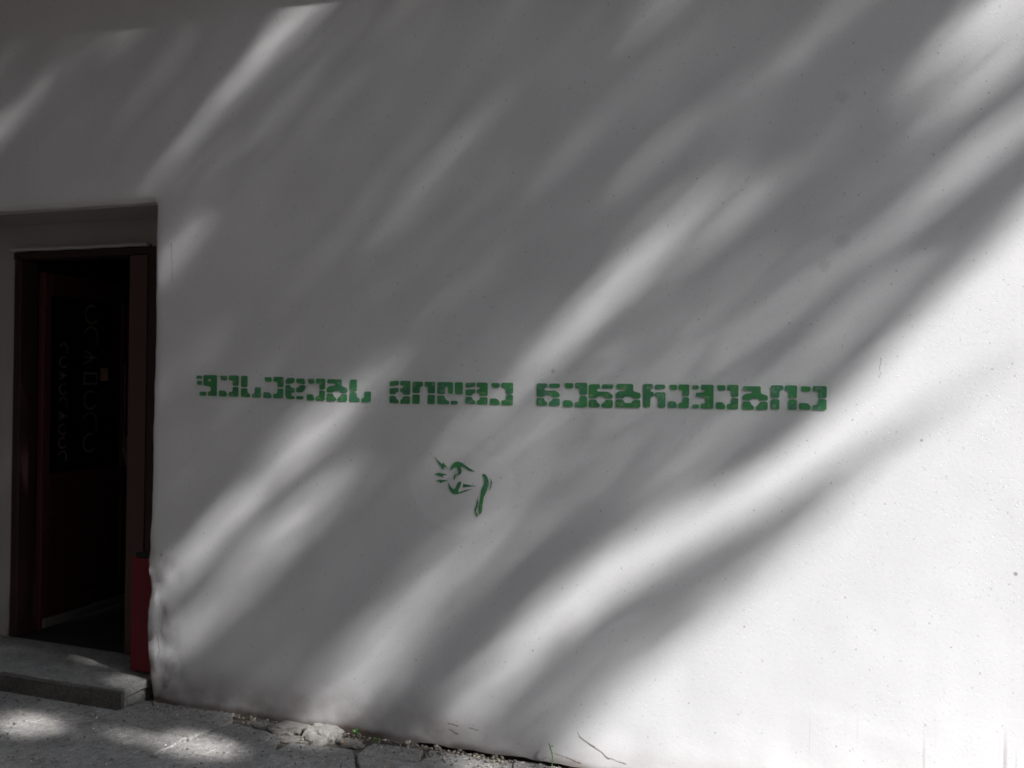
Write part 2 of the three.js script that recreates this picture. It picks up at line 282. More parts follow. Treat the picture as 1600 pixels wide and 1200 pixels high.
const board = thing('red_board', 'red painted board standing upright at the right side of the doorway', 'board', [-3.478, 0.092, -0.1]);
part('plank', rbox(-0.055, 0.1, 0, 0.545, -0.016, 0.016, 0.004), M.red, board);
part('cap', rbox(-0.035, 0.09, 0.547, 0.572, -0.012, 0.012, 0.004), M.dark, board).userData = { label: 'dark top edge' };

const step = thing('door_step', 'low grey concrete step projecting in front of the doorway', 'step', [-4.1, 0, 0]);
{
  const tread = [[-5.4, -0.33], [-3.362, -0.33], [-3.375, 0.0], [-3.352, 0.152], [-4.3, 0.165], [-5.4, 0.17]];
  const g = slabGeo(tread, 0.089, 0.03, 0.002); g.translate(4.1, 0, 0); part('tread', g, M.step, step);
  const r = slabGeo([[-5.4, -0.3], [-3.37, -0.3], [-3.392, 0.0], [-3.366, 0.142], [-4.3, 0.155], [-5.4, 0.16]], 0.046, 0.075, 0.002); r.translate(4.1, 0, 0); part('riser', r, M.step, step);
  const f = slabGeo([[-5.4, 0.179], [-4.3, 0.174], [-3.349, 0.161], [-3.349, 0.174], [-4.3, 0.188], [-5.4, 0.193]], 0.078, 0.1, 0.0005); f.translate(4.1, 0, 0); part('riser_shade_strip', f, M.shadedStep, step).userData = { label: 'added dark strip for the shaded front of the step' };  // added thin strip, its dark colour standing in for shade
}

// ------------------------------------------------------------------ stencilled lettering
const paintTile = (() => { const a = tileNoise(60, 31), b = tileNoise(14, 32), c = tileNoise(5, 33); return dataTex(512, 512, (u, v) => { const f = 0.55 * Math.max(0, 0.9 * a(u, v) + 0.8 * b(u, v) - 1.08), k = 0.8 + 0.4 * c(u, v); const w = b(v, u); return [0.06 * k + 0.5 * f, (0.305 - 0.07 * w) * k + 0.3 * f, (0.08 + 0.05 * w) * k + 0.42 * f]; }); })();
paintTile.repeat.set(2.2, 2.2);
const paint = std({ map: paintTile, roughness: 0.8 });
function rounded(P, r) {         // polygon with small fillets
  const s = new THREE.Path(), n = P.length;
  for (let i = 0; i < n; i++) {
    const a = P[(i + n - 1) % n], b = P[i], c = P[(i + 1) % n], la = Math.hypot(a[0] - b[0], a[1] - b[1]), lc = Math.hypot(c[0] - b[0], c[1] - b[1]), ra = Math.min(r, la * 0.45) / la, rc = Math.min(r, lc * 0.45) / lc;
    const p = [b[0] + (a[0] - b[0]) * ra, b[1] + (a[1] - b[1]) * ra], q = [b[0] + (c[0] - b[0]) * rc, b[1] + (c[1] - b[1]) * rc];
    if (i) s.lineTo(...p); else s.moveTo(...p);
    s.quadraticCurveTo(b[0], b[1], ...q);
  }
  s.closePath(); return s.getPoints(4);
}
function onWall(polys, place, r, parentPos, holes = {}) {   // flat paint that follows the plaster, 1.8 mm proud
  const gs = polys.map((P, i) => { const sh = new THREE.Shape(rounded(P, r)); if (holes[i]) sh.holes.push(new THREE.Path(rounded(holes[i], r * 0.6))); return new THREE.ShapeGeometry(sh); });
  const g = mergeGeometries(gs), p = g.attributes.position, u = g.attributes.uv;
  for (let i = 0; i < p.count; i++) { const [x, y] = place(p.getX(i), p.getY(i)); p.setXYZ(i, x - parentPos[0], y - parentPos[1], wz(x, y) + 0.0018 - parentPos[2]); u.setXY(i, x, y); }
  if (place(1, 0)[1] === place(0, 0)[1] && place(0, 1)[1] < place(0, 0)[1]) { const ix = g.index; for (let i = 0; i < ix.count; i += 3) { const t = ix.getX(i); ix.setX(i, ix.getX(i + 2)); ix.setX(i + 2, t); } }
  g.computeVertexNormals(); return g;
}
const G = { // stencil pieces in a 10 x 10 cell, y downwards
  E: [[[0.3, 0.2], [4.1, 0.2], [4.1, 2.4], [1, 2.4]], [[4.9, 0], [10, 0], [10, 4.9], [6.9, 4.9], [6.9, 2.3], [4.9, 2.3]], [[10, 5.4], [10, 10], [4.9, 10], [4.9, 8], [6.9, 7.7], [6.9, 5.4]], [[0, 7.2], [3, 7.2], [4.2, 8.4], [4.2, 10], [0, 10]]],
  S: [[[0, 0], [3.3, 0], [3.3, 5.3], [0, 5.3]], [[0, 5.8], [3.3, 5.8], [3.4, 7.9], [4.7, 8.3], [4.7, 10], [0, 9.8]], [[5.5, 10], [5.5, 8.4], [6.9, 7.9], [6.9, 5.2], [10, 5.2], [10, 10]]],
  N: [[[0, 0.2], [4.6, 0.2], [4.6, 2], [3.3, 2.3], [3.4, 3.3], [8, 3.3], [10, 4.6], [10, 6.1], [7, 6.1], [6.2, 5.2], [4, 5.2], [3.2, 6.1], [0, 6.1]], [[5.3, 0.2], [10, 0.2], [10, 2], [5.3, 2]], [[0, 6.7], [3.2, 6.7], [3.6, 8], [4.6, 8.4], [4.6, 10], [0, 10]], [[5.3, 10], [5.3, 8.4], [6.3, 8], [7, 6.7], [10, 6.7], [10, 10]]],
  G: [[[0.2, 0], [7, 0], [7, 3.1], [10, 3.8], [10, 6.1], [7, 6.1], [6.3, 5.3], [3.8, 5.3], [3.2, 6.1], [0, 6.1], [0, 4], [1.4, 3.1], [4, 2.9], [4, 2.2], [0.2, 2.2]], [[0, 6.7], [3.2, 6.7], [3.7, 8.1], [6.4, 8.1], [7, 6.7], [10, 6.7], [10, 10], [0, 10]]],
  B: [[[0.2, 0], [7.2, 0], [7.2, 3.1], [10, 3.9], [10, 6], [7, 6], [6.3, 5.2], [3.8, 5.2], [3.2, 6], [0, 6], [0, 4], [1.4, 3.1], [4, 2.9], [4, 2], [0.2, 2]], [[0, 6.6], [3.2, 6.6], [3.7, 8.1], [4.6, 8.4], [4.6, 10], [0, 10]], [[5.3, 10], [5.3, 8.4], [6.4, 8], [7, 6.6], [10, 6.6], [10, 10]]],
  M: [[[0, 0.3], [4.5, 0], [4.5, 2], [0, 2.6]], [[5, 0], [10, 0], [10, 6.1], [6.8, 6.1], [6, 4.9], [5, 4.8], [5, 3.3], [6.7, 3], [6.7, 2.2], [5, 2]], [[0, 3.3], [4.5, 3.1], [4.5, 4.9], [3.2, 5.2], [3, 6], [0, 6]], [[0, 6.7], [3, 6.7], [3.4, 8], [4.5, 8.4], [4.5, 9.9], [0, 9.7]], [[5.2, 10], [5.2, 8.4], [6.3, 7.8], [6.8, 6.7], [10, 6.7], [10, 10]]],
  I: [[[0, 0], [4.7, 0], [4.7, 2], [3.3, 2.4], [3.3, 5.2], [0, 5.2]], [[5.3, 0], [10, 0], [10, 5.2], [6.8, 5.2], [6.8, 2.4], [5.3, 2]], [[0, 5.8], [3.3, 5.8], [3.3, 10], [0, 10]], [[6.7, 5.8], [10, 5.8], [10, 10], [6.7, 10]]],
  H: [[[0, 0], [6.2, 0], [6.2, 5.2], [4.4, 5.2], [4.2, 2], [3.1, 2.2], [3.1, 5.5], [0, 5.5]], [[6.8, 0], [10, 0], [10, 5.4], [7, 5.4]], [[0, 6.1], [2.9, 6.1], [3.4, 8], [4.8, 8.4], [4.8, 10], [0, 10]], [[5.3, 8.3], [8.1, 8.3], [8.1, 10], [5.3, 10]]],
  R: [[[0, 0], [4.4, 0], [4.4, 2], [3.3, 2.4], [3.3, 3.3], [4.8, 3.4], [4.8, 5.4], [3.3, 5.5], [3.3, 10], [0.3, 10]], [[5.2, 0.2], [9.8, 0.2], [9.8, 2], [5.2, 2.2]], [[5.2, 3.5], [10, 3.5], [10, 10], [6.8, 10], [6.8, 5.6], [5.2, 5.2]]],
  V: [[[0, 0.3], [3, 0.3], [3, 2.1], [0, 2.1]], [[4, 0], [10, 0], [10, 10], [4, 10], [4, 8.1], [6.3, 7.6], [6.3, 5.5], [1.6, 5.2], [1.6, 3.4], [5.4, 3.2], [6, 2.4], [4, 2]], [[0, 8.3], [3.2, 8.3], [3.2, 10], [0, 10]]],
  F: [[[0, 0.3], [2.8, 0.3], [2.8, 1.9], [0, 1.9]], [[0.3, 2.8], [2.8, 2.8], [2.8, 4.9], [0.3, 4.7]], [[3.4, 0], [10, 0], [10, 10], [5.6, 10], [5.6, 8.3], [7, 7.6], [7, 5.6], [3.4, 5]], [[1.6, 8], [5, 8], [5, 10], [1.6, 10]]],
  D: [[[0, 1.2], [1, 0], [4.6, 0], [4.6, 2.1], [2.6, 2.8], [0, 2.8]], [[5.4, 0.2], [9.6, 0.2], [9.9, 3], [7.2, 2.6], [5.4, 2.2]], [[7, 3.3], [10, 3.3], [10, 5.4], [8.6, 6.7], [5.4, 6.7], [5.4, 4.6], [7, 4.2]], [[0, 3.4], [2.6, 3.4], [2.8, 4.6], [4.8, 4.7], [4.8, 6.8], [3, 7.1], [3.2, 8.3], [4.9, 8.7], [4.9, 10], [1, 10], [0, 8.7]], [[5.5, 8.5], [9.2, 8.5], [9.2, 10], [5.5, 10]]],
};
const words = [
  [['F', -3.094, -2.978, 1.52, 1.425], ['E', -2.967, -2.859, 1.52, 1.424], ['S', -2.847, -2.74, 1.519, 1.422], ['E', -2.727, -2.621, 1.516, 1.421], ['D', -2.612, -2.508, 1.512, 1.419], ['E', -2.5, -2.407, 1.511, 1.415], ['B', -2.399, -2.295, 1.509, 1.414], ['S', -2.283, -2.179, 1.509, 1.413]],
  [['M', -2.09, -1.992, 1.507, 1.41], ['I', -1.982, -1.877, 1.504, 1.411], ['H', -1.867, -1.751, 1.504, 1.412], ['M', -1.739, -1.64, 1.504, 1.415], ['E', -1.629, -1.529, 1.505, 1.415]],
  [['N', -1.428, -1.331, 1.506, 1.416], ['E', -1.317, -1.218, 1.509, 1.413], ['N', -1.211, -1.114, 1.506, 1.414], ['G', -1.103, -1.004, 1.507, 1.416], ['R', -0.995, -0.907, 1.508, 1.419], ['E', -0.896, -0.817, 1.508, 1.419], ['V', -0.805, -0.725, 1.508, 1.419], ['E', -0.716, -0.634, 1.509, 1.419], ['B', -0.619, -0.527, 1.505, 1.419], ['I', -0.516, -0.424, 1.51, 1.422], ['E', -0.416, -0.321, 1.509, 1.423]],
];
const WORD_SPOT = [-1.7, 1.46, 0];
const slogan = thing('stencilled_slogan', 'long green stencilled slogan of blocky letters across the middle of the wall', 'graffiti', WORD_SPOT);
for (const w of words) {
  const word = new THREE.Group(); word.name = 'word'; slogan.add(word);
  for (const [k, x0, x1, y0, y1] of w) part('letter', onWall(G[k], (u, v) => [x0 + u / 10 * (x1 - x0), y0 + v / 10 * (y1 - y0)], 0.75, WORD_SPOT, k === 'F' ? { 2: [[5.6, 1.9], [7, 1.9], [7, 3], [5.6, 3]] } : {}), paint, word);
}
const EMBLEM = [-1.741, 1.078, 0];
const emblem = thing('stencilled_megaphone', 'small green stencilled megaphone with lightning bolts below the slogan', 'graffiti', EMBLEM);
for (const [n, r, P] of [
  ['lightning_bolt', 2, [[-139, 120], [-99, 87], [-94, 95], [-68, 68], [-87, 79], [-94, 63]]],
  ['lightning_bolt', 2, [[-134, 44], [-112, 51], [-73, 45], [-95, 40], [-92, 32], [-117, 38]]],
  ['lightning_bolt', 2, [[-131, 16], [-108, 22], [-69, 21], [-98, 12], [-106, 7], [-112, 14]]],
  ['horn', 5, [[-63, 60], [-58, 77], [-48, 93], [-31, 102], [-11, 97], [19, 79], [53, 62], [23, 65], [-4, 81], [-16, 79], [-9, 64], [-14, 48], [-34, 45], [-42, 22], [-47, 31], [-40, 47], [-24, 51], [-28, 69], [-31, 77], [-46, 74]]],
  ['horn', 5, [[-71, 16], [-62, 0], [-50, -12], [-40, -13], [-27, 15], [-10, 21], [-13, 4], [-24, -18], [-23, -26], [7, -15], [41, -8], [-2, -25], [-33, -35], [-53, -31], [-67, -10]]],
  ['horn', 2, [[-3, 11], [34, 6], [62, 5], [31, 1], [-3, -5]]],
  ['handle', 7, [[81, 56], [98, 53], [110, 37], [112, 12], [101, -19], [90, -41], [82, -105], [70, -113], [67, -88], [74, -45], [79, -8], [92, 14], [91, 38]]],
  ['contour_line', 2, [[116, 43], [126, 25], [122, 0], [112, -10], [119, 8], [120, 27]]],
  ['contour_line', 2, [[63, -38], [66, -67], [57, -98], [67, -118], [59, -120], [50, -95], [58, -67]]],
]) part(n, onWall([P], (u, v) => [EMBLEM[0] + u / 1000, EMBLEM[1] + v / 1000], r, EMBLEM), paint, emblem);

// ------------------------------------------------------------------ rubble, crumbs, weeds and fallen leaves at the foot of the wall
function stoneGeo(w, h, d, salt, flat = 0.5) {
  let g = new THREE.IcosahedronGeometry(1, 7); g.deleteAttribute('normal'); g.deleteAttribute('uv'); g = mergeVertices(g, 1e-4); const p = g.attributes.position, v = new THREE.Vector3(), uv = [];
  for (let i = 0; i < p.count; i++) {
    v.fromBufferAttribute(p, i); let k = 1 + 0.35 * perlin.noise(v.x * 1.1 + salt, v.y * 1.1, v.z * 1.1) + 0.26 * perlin.noise(v.x * 2.7 + salt, v.y * 2.7, v.z * 2.7) + 0.12 * perlin.noise(v.x * 7 + salt, v.y * 7, v.z * 7) + 0.06 * perlin.noise(v.x * 16 + salt, v.y * 16, v.z * 16);
    v.multiplyScalar(k); v.y = Math.max(-0.3, Math.min(v.y, flat + 0.25 * perlin.noise(v.x * 2, salt, v.z * 2))); p.setXYZ(i, v.x * w / 2, v.y * h, v.z * d / 2); uv.push(v.x * w * 3, v.z * d * 3);
  }
  g.setAttribute('uv', new THREE.Float32BufferAttribute(uv, 2)); return toCreasedNormals(g, 0.7);
}
const rubbleGroup = 'broken mortar lumps along the foot of the wall';
{
  const s = thing('plaster_lump', 'large whitish lump of broken plaster lying against the wall foot', 'rubble', [-2.34, -0.012, 0.085]);
  const body = part('lump', stoneGeo(0.165, 0.07, 0.14, 3.7, 0.6), M.white, s); body.rotation.y = 0.2;
}
for (const [x, z, w, h, d, a, label] of [
  [-2.5, 0.07, 0.17, 0.05, 0.1, 0.3, 'grey mortar fragment just left of the whitish plaster lump'],
  [-2.68, 0.06, 0.14, 0.03, 0.07, 0.1, 'low flat mortar fragment farthest left along the wall foot'],
  [-2.2, 0.1, 0.12, 0.03, 0.07, -0.2, 'flat grey fragment just right of the whitish plaster lump'],
  [-2.44, 0.16, 0.2, 0.024, 0.06, 0.25, 'long thin mortar fragment in front of the whitish plaster lump'],
]) { const s = thing('mortar_fragment', label, 'rubble', [x, -0.014, z]); s.rotation.y = a; part('fragment', stoneGeo(w, h, d, x * 13, 0.6), M.rubble, s); }
{ // loose grit
  const g = new THREE.IcosahedronGeometry(1, 0), n = 2600, im = new THREE.InstancedMesh(g, std({ color: lin(0.3, 0.28, 0.25) }), n), m = new THREE.Matrix4(), q = new THREE.Quaternion(), e = new THREE.Euler();
  for (let i = 0; i < n; i++) {
    const near = rnd() < 0.4, x = rr(near ? -3.3 : -4.2, -1.1), z = near ? Math.abs(rr(-1, 1) * rr(0, 1)) * 0.17 + 0.005 : rr(0.05, 1.0), s = rr(0.0015, 0.005) * (near ? 1.25 : 1) * (rnd() < 0.05 ? 1.9 : 1);
    q.setFromEuler(e.set(rr(0, 6), rr(0, 6), rr(0, 6))); m.compose(new THREE.Vector3(x, near && z < 0.03 ? -0.012 + s : 0.003, z), q, new THREE.Vector3(s * rr(0.7, 1.6), s * 0.7, s)); im.setMatrixAt(i, m);
    const k = rr(0.25, 1.1) * (rnd() < 0.08 ? 2.2 : 1); im.setColorAt(i, lin(k, k * rr(0.9, 1), k * rr(0.8, 0.98)));
  }
  im.name = 'grit'; im.userData = { kind: 'stuff', label: 'loose grit and crumbs of mortar along the wall foot', category: 'grit' }; im.castShadow = im.receiveShadow = true; scene.add(im);
}
const leafGeo = (l, w, fold = 0.25) => { const g = new THREE.BufferGeometry(); g.setAttribute('position', new THREE.Float32BufferAttribute([0, 0, 0, l * 0.45, fold * w, w / 2, l, 0, 0, l * 0.45, fold * w, -w / 2], 3)); g.setAttribute('uv', new THREE.Float32BufferAttribute([0, 0.5, 0.5, 1, 1, 0.5, 0.5, 0], 2)); g.setIndex([0, 1, 2, 0, 2, 3]); g.computeVertexNormals(); return g; };
const dry = std({ color: lin(0.42, 0.17, 0.06), side: THREE.DoubleSide }), dryGroup = 'dry leaves fallen on the pavement';
[[-2.07, 0.256, 0.035, 'orange dry leaf on the pavement, leftmost of the three in a row'], [-1.968, 0.279, 0.03, 'orange dry leaf on the pavement, middle of the three in a row'], [-1.926, 0.252, 0.036, 'orange dry leaf on the pavement, rightmost of the three in a row'], [-2.216, 0.124, 0.026, 'small orange dry leaf beside the whitish plaster lump']].forEach(([x, z, s, label], i) => {
  const o = thing('dry_leaf', label, 'leaf', [x, 0.006, z]); o.rotation.y = i * 1.9 + 0.4; part('blade', leafGeo(s, s * 0.5, -0.3), dry, o);
});
const green = std({ color: lin(0.1, 0.24, 0.05), side: THREE.DoubleSide, roughness: 0.7 });
function weed(label, pos, n, s, stemH) {
  const o = thing('weed', label, 'weed', pos);
  const stem = new THREE.TubeGeometry(new THREE.CatmullRomCurve3([new THREE.Vector3(0, -0.02, 0), new THREE.Vector3(0.004, stemH * 0.5, 0.006), new THREE.Vector3(-0.006, stemH, 0.012)]), 8, 0.0022, 5); part('stem', stem, green, o);
  for (let i = 0; i < n; i++) { const l = part('leaf', leafGeo(s * rr(0.8, 1.2), s * 0.6), green, o); l.position.set(-0.004, stemH * rr(0.55, 1), 0.01); l.rotation.set(rr(-0.4, 0.4), i * 2.4, rr(0.2, 0.9)); }
}
weed('tiny bright green weed right of the whitish plaster lump', [-2.2, 0, 0.035], 6, 0.026, 0.02);
weed('minute dark green weed in the wall foot crack beyond the plaster lump', [-2.1, 0, 0.05], 4, 0.014, 0.012);
weed('thin green sprout climbing the wall foot under the lettering', [-1.338, 0.005, 0.012], 4, 0.017, 0.078);

// ------------------------------------------------------------------ the street tree that shades the wall
// Openness of its crown, described by where the gaps between its leaf masses let the sun fall on the wall plane (metres): gap([x, y, half width, share of light], ...)
const gaps = [];
const gap = (...pts) => { for (let i = 0; i + 1 < pts.length; i++) gaps.push([pts[i], pts[i + 1]]); };
gap([-2.42, 0.03, 0.15, 0.34], [-2.10, 0.39, 0.16, 0.3], [-1.84, 0.67, 0.16, 0.24], [-1.58, 0.91, 0.15, 0.15], [-1.34, 1.13, 0.12, 0.12]);
gap([-1.86, 0.02, 0.09, 0.42], [-1.50, 0.42, 0.1, 0.55], [-1.27, 0.65, 0.108, 0.62], [-1.04, 0.83, 0.11, 0.7], [-0.75, 1.0, 0.105, 0.8], [-0.52, 1.15, 0.095, 0.9], [-0.30, 1.31, 0.089, 1], [-0.09, 1.52, 0.097, 1]);
gap([-3.40, 0.44, 0.1, 0.22], [-2.97, 0.80, 0.09, 0.2], [-2.68, 1.11, 0.1, 0.28], [-2.39, 1.35, 0.1, 0.42], [-2.16, 1.54, 0.07, 0.32]);
gap([-3.34, 0.16, 0.08, 0.18], [-3.00, 0.45, 0.1, 0.28], [-2.82, 0.63, 0.1, 0.38], [-2.60, 0.83, 0.105, 0.41], [-2.46, 0.96, 0.095, 0.4], [-2.32, 1.14, 0.06, 0.2]);
gap([-1.45, 1.56, 0.05, 0.32], [-1.26, 1.75, 0.062, 0.45], [-1.08, 1.93, 0.072, 0.62], [-0.92, 2.10, 0.066, 0.42], [-0.72, 2.25, 0.05, 0.26]);
gap([-1.84, 1.20, 0.095, 0.13], [-1.58, 1.40, 0.086, 0.16], [-1.45, 1.54, 0.069, 0.25]);
gap([-1.44, 1.27, 0.069, 0.13], [-1.26, 1.43, 0.067, 0.18], [-1.07, 1.65, 0.060, 0.28]);
gap([-2.12, 2.16, 0.052, 0.06], [-1.83, 2.43, 0.067, 0.1], [-1.71, 2.55, 0.049, 0.08]);
gap([-1.40, 2.37, 0.053, 0.07], [-1.16, 2.54, 0.056, 0.11], [-0.90, 2.77, 0.049, 0.1]);
gap([-1.11, 2.26, 0.066, 0.06], [-0.82, 2.47, 0.068, 0.12], [-0.67, 2.54, 0.057, 0.1]);
gap([-0.87, 1.92, 0.039, 0.16], [-0.71, 2.09, 0.057, 0.24], [-0.55, 2.23, 0.060, 0.26], [-0.43, 2.33, 0.041, 0.22]);
gap([-0.67, 1.62, 0.057, 0.3], [-0.50, 1.77, 0.065, 0.34], [-0.38, 1.87, 0.054, 0.3], [-0.28, 1.95, 0.036, 0.18]);
gap([-0.40, 1.60, 0.045, 0.25], [-0.25, 1.75, 0.062, 0.32], [-0.11, 1.87, 0.057, 0.3], [0.01, 1.97, 0.030, 0.14]);
gap([-0.21, 1.98, 0.053, 0.24], [-0.02, 2.14, 0.056, 0.36], [0.15, 2.29, 0.058, 0.46], [0.30, 2.41, 0.061, 0.5], [0.45, 2.54, 0.060, 0.5]);
gap([-1.5, 1.12, 0.24, 0.05], [-1.0, 1.45, 0.28, 0.09], [-0.62, 1.75, 0.25, 0.06]);
gap([-0.95, 1.10, 0.14, 0.12], [-0.74, 1.34, 0.15, 0.15], [-0.48, 1.56, 0.12, 0.15]);
gap([-1.5, 0.12, 0.15, 0.06], [-1.0, 0.56, 0.12, 0.11], [-0.63, 0.86, 0.1, 0.11], [-0.3, 1.18, 0.07, 0.16], [-0.1, 1.37, 0.06, 0.4], [0.03, 1.49, 0.08, 0.8]);
gap([-3.55, 2.38, 0.042, 0.08], [-3.21, 2.53, 0.053, 0.08], [-2.97, 2.76, 0.058, 0.16], [-2.83, 2.88, 0.07, 0.26], [-2.53, 3.14, 0.085, 0.3], [-2.28, 3.36, 0.085, 0.3]);
gap([-2.69, 2.79, 0.056, 0.06], [-2.18, 3.07, 0.053, 0.08], [-2.03, 3.19, 0.052, 0.08]);
gap([-2.18, 2.95, 0.047, 0.1], [-1.91, 3.14, 0.051, 0.12]);
gap([-4.70, 2.50, 0.1, 0.26], [-4.34, 2.74, 0.08, 0.24], [-4.13, 2.85, 0.07, 0.18]);
gap([-4.08, 2.89, 0.081, 0.06], [-3.53, 3.17, 0.076, 0.08], [-3.34, 3.27, 0.075, 0.08]);
gap([-1.07, 2.86, 0.045, 0.2], [-0.98, 2.94, 0.060, 0.26], [-0.81, 3.07, 0.058, 0.26]);
gap([-0.90, 2.87, 0.034, 0.1], [-0.78, 2.95, 0.034, 0.1]);
gap([-0.52, 2.67, 0.046, 0.14], [-0.37, 2.78, 0.054, 0.16], [-0.21, 2.88, 0.053, 0.16], [-0.07, 2.99, 0.052, 0.16]);
gap([-0.05, 2.56, 0.065, 0.3], [0.10, 2.66, 0.105, 0.55], [0.25, 2.78, 0.113, 0.65], [0.48, 2.98, 0.109, 0.65]);
gap([-0.02, 2.32, 0.051, 0.1], [0.14, 2.55, 0.059, 0.35], [0.30, 2.63, 0.057, 0.3]);
gap([-3.3, 1.98, 0.055, 0.18], [-3.21, 2.08, 0.080, 0.2], [-3.05, 2.25, 0.039, 0.1]);
// gaps whose light reaches the pavement (the same rays, carried on to the wall plane below ground)
gap([-5.4, -1.53, 0.13, 1], [-4.7, -0.96, 0.13, 1]);
gap([-4.64, -1.27, 0.08, 0.45], [-4.27, -0.99, 0.08, 0.45]);
gap([-4.25, -1.25, 0.14, 0.8], [-3.72, -0.84, 0.14, 0.8]);
gap([-3.09, -0.19, 0.095, 0.15], [-2.51, 0.20, 0.095, 0.1]);
gap([-2.92, -0.44, 0.1, 0.6], [-2.36, 0.0, 0.1, 0.6]);
gap([-3.14, -1.0, 0.13, 0.5], [-2.53, -0.50, 0.13, 0.5]);
gap([-2.35, -0.66, 0.12, 0.5], [-1.7, -0.1, 0.12, 0.5]);
gap([-3.88, -0.27, 0.075, 0.75], [-3.48, 0.06, 0.075, 0.75]);
const rim = [[-1.66, -3.2], [-1.43, 0.01], [-1.26, 0.21], [-1.09, 0.43], [-0.93, 0.55], [-0.69, 0.74], [-0.47, 0.95], [-0.24, 1.18], [-0.02, 1.41], [0.1, 1.50], [-0.28, 1.53], [-0.11, 1.69], [0.07, 1.85], [0.2, 2.02], [0.3, 2.14], [0.53, 2.39], [1.6, 3.4], [2.6, 4.4]];
const rimX = (y) => { for (let i = 0; i + 1 < rim.length; i++) if (y <= rim[i + 1][1]) return rim[i][0] + (rim[i + 1][0] - rim[i][0]) * Math.max(0, (y - rim[i][1]) / (rim[i + 1][1] - rim[i][1])); return 9; };
function openness(x, y) {
  const s = (x + y) * 0.7071, t = (y - x) * 0.7071;
  let T = 0.008 + 0.02 * Math.max(0, N2(s * 0.5, t * 2, 5));
  for (const [a, b] of gaps) {
    const vx = b[0] - a[0], vy = b[1] - a[1], k = Math.max(0, Math.min(1, ((x - a[0]) * vx + (y - a[1]) * vy) / (vx * vx + vy * vy))), d = Math.hypot(x - a[0] - k * vx, y - a[1] - k * vy), w = a[2] + (b[2] - a[2]) * k;
    if (d < w) T = Math.max(T, (a[3] + (b[3] - a[3]) * k) * 1.12 * sstep(w, w * 0.72, d));
  }
  const d = (x - rimX(y)) * 0.68; if (d > -0.02) T = Math.max(T, sstep(-0.02, 0.05 + 0.08 * sstep(1.4, 0.2, y), d));
  return Math.min(1, T);
}
const tree = thing('street_tree', 'tall leafy street tree growing beside the house wall', 'tree', [5.3, 0, 2.5]);
{
  const barkT = (() => { const a = tileNoise(40, 41), b = tileNoise(9, 42); return [dataTex(256, 256, (u, v) => { const k = 0.09 * (0.5 + 0.6 * a(u, v * 0.25) + 0.4 * b(u, v)); return [k * 1.1, k, k * 0.85]; }), dataTex(256, 256, (u, v) => a(u, v * 0.25), false)]; })();
  const bark = std({ map: barkT[0], bumpMap: barkT[1], bumpScale: 0.02 });
  const limb = (pts, r0, r1, n = 10) => { const c = new THREE.CatmullRomCurve3(pts), g = new THREE.TubeGeometry(c, pts.length * 6, 1, n), p = g.attributes.position, seg = pts.length * 6; for (let i = 0; i <= seg; i++) { const q = c.getPointAt(i / seg), r = r0 + (r1 - r0) * i / seg; for (let k = 0; k <= n; k++) { const j = i * (n + 1) + k; p.setXYZ(j, q.x + (p.getX(j) - q.x) * r, q.y + (p.getY(j) - q.y) * r, q.z + (p.getZ(j) - q.z) * r); } } g.computeVertexNormals(); return g; };
  const V = (x, y, z) => new THREE.Vector3(x, y, z), o = tree.position;
  part('trunk', limb([V(0, -0.1, 0), V(0.05, 1.4, 0.02), V(-0.05, 2.9, -0.05), V(0.02, 4.3, 0.05), V(0.1, 6.2, 0.1)], 0.2, 0.09), bark, tree);
  // leaves: clumped through the crown, thin where the crown is open to the sun
  const A = 0.00072, pts = [], tauMax = 4.8, perWall = 0.5 * A / SUN.z, dens = tauMax / perWall;
  const along = (x, y, r) => [x + SUN.x * r, y + SUN.y * r, SUN.z * r];
  const X0 = -6.2, X1 = 1.9, Y0 = -2.9, Y1 = 4.3;
  const total = Math.floor((X1 - X0) * (Y1 - Y0) * dens);
  for (let i = 0; i < total; i++) {
    const x = rr(X0, X1), y = rr(Y0, Y1), tau = -Math.log(Math.max(0.008, openness(x, y)));
    const fx = Math.min(sstep(X0, X0 + 0.7, x), sstep(Y0, Y0 + 0.5, y), sstep(Y1, Y1 - 0.5, y));
    if (rnd() * tauMax > tau * fx) continue;
    const r = 9.0 - 0.8 * (y - 0.5) - 0.12 * (x + 2) + 1.7 * (rnd() + rnd() - 1);
    pts.push(along(x, y, Math.max(6, r)));
  }
  const mainCount = pts.length;
  for (let i = 0; i < 12000; i++) {                                   // the street side of the crown
    const u = rr(-1, 1), v = rr(-1, 1), w = rr(-1, 1); if (u * u + v * v + w * w > 1) continue;
    const p = [5 + 3.4 * u, 7.4 + 2.1 * v, 3.6 + 2.0 * w], r = p[2] / SUN.z, x = p[0] - SUN.x * r, y = p[1] - SUN.y * r;
    if (x > -6 && x < 2.6 && y > -3.2 && y < 4.2) continue;
    if (N2(p[0] * 1.3, p[1] * 1.3, p[2] * 1.3) < -0.12) continue;
    pts.push(p);
  }
  const leafM = std({ roughness: 0.65, side: THREE.DoubleSide });
  const crown = (pts, size, o, parent) => {
    const im = new THREE.InstancedMesh(leafGeo(size, size * 0.573, 0.2), leafM, pts.length), m = new THREE.Matrix4(), q = new THREE.Quaternion(), e = new THREE.Euler();
    pts.forEach((p, i) => { q.setFromEuler(e.set(rr(0, 6.3), rr(0, 6.3), rr(0, 6.3))); const s = rr(0.8, 1.2); m.compose(V(p[0] - o.x, p[1] - o.y, p[2] - o.z), q, V(s, s, s)); im.setMatrixAt(i, m); const k = rr(0.7, 1.3); im.setColorAt(i, lin(0.055 * k, 0.075 * k, 0.03 * k)); });
    im.name = 'crown'; im.userData = { kind: 'stuff' }; im.castShadow = im.receiveShadow = true; parent.add(im);
  };
  crown(pts, 0.05, o, tree);
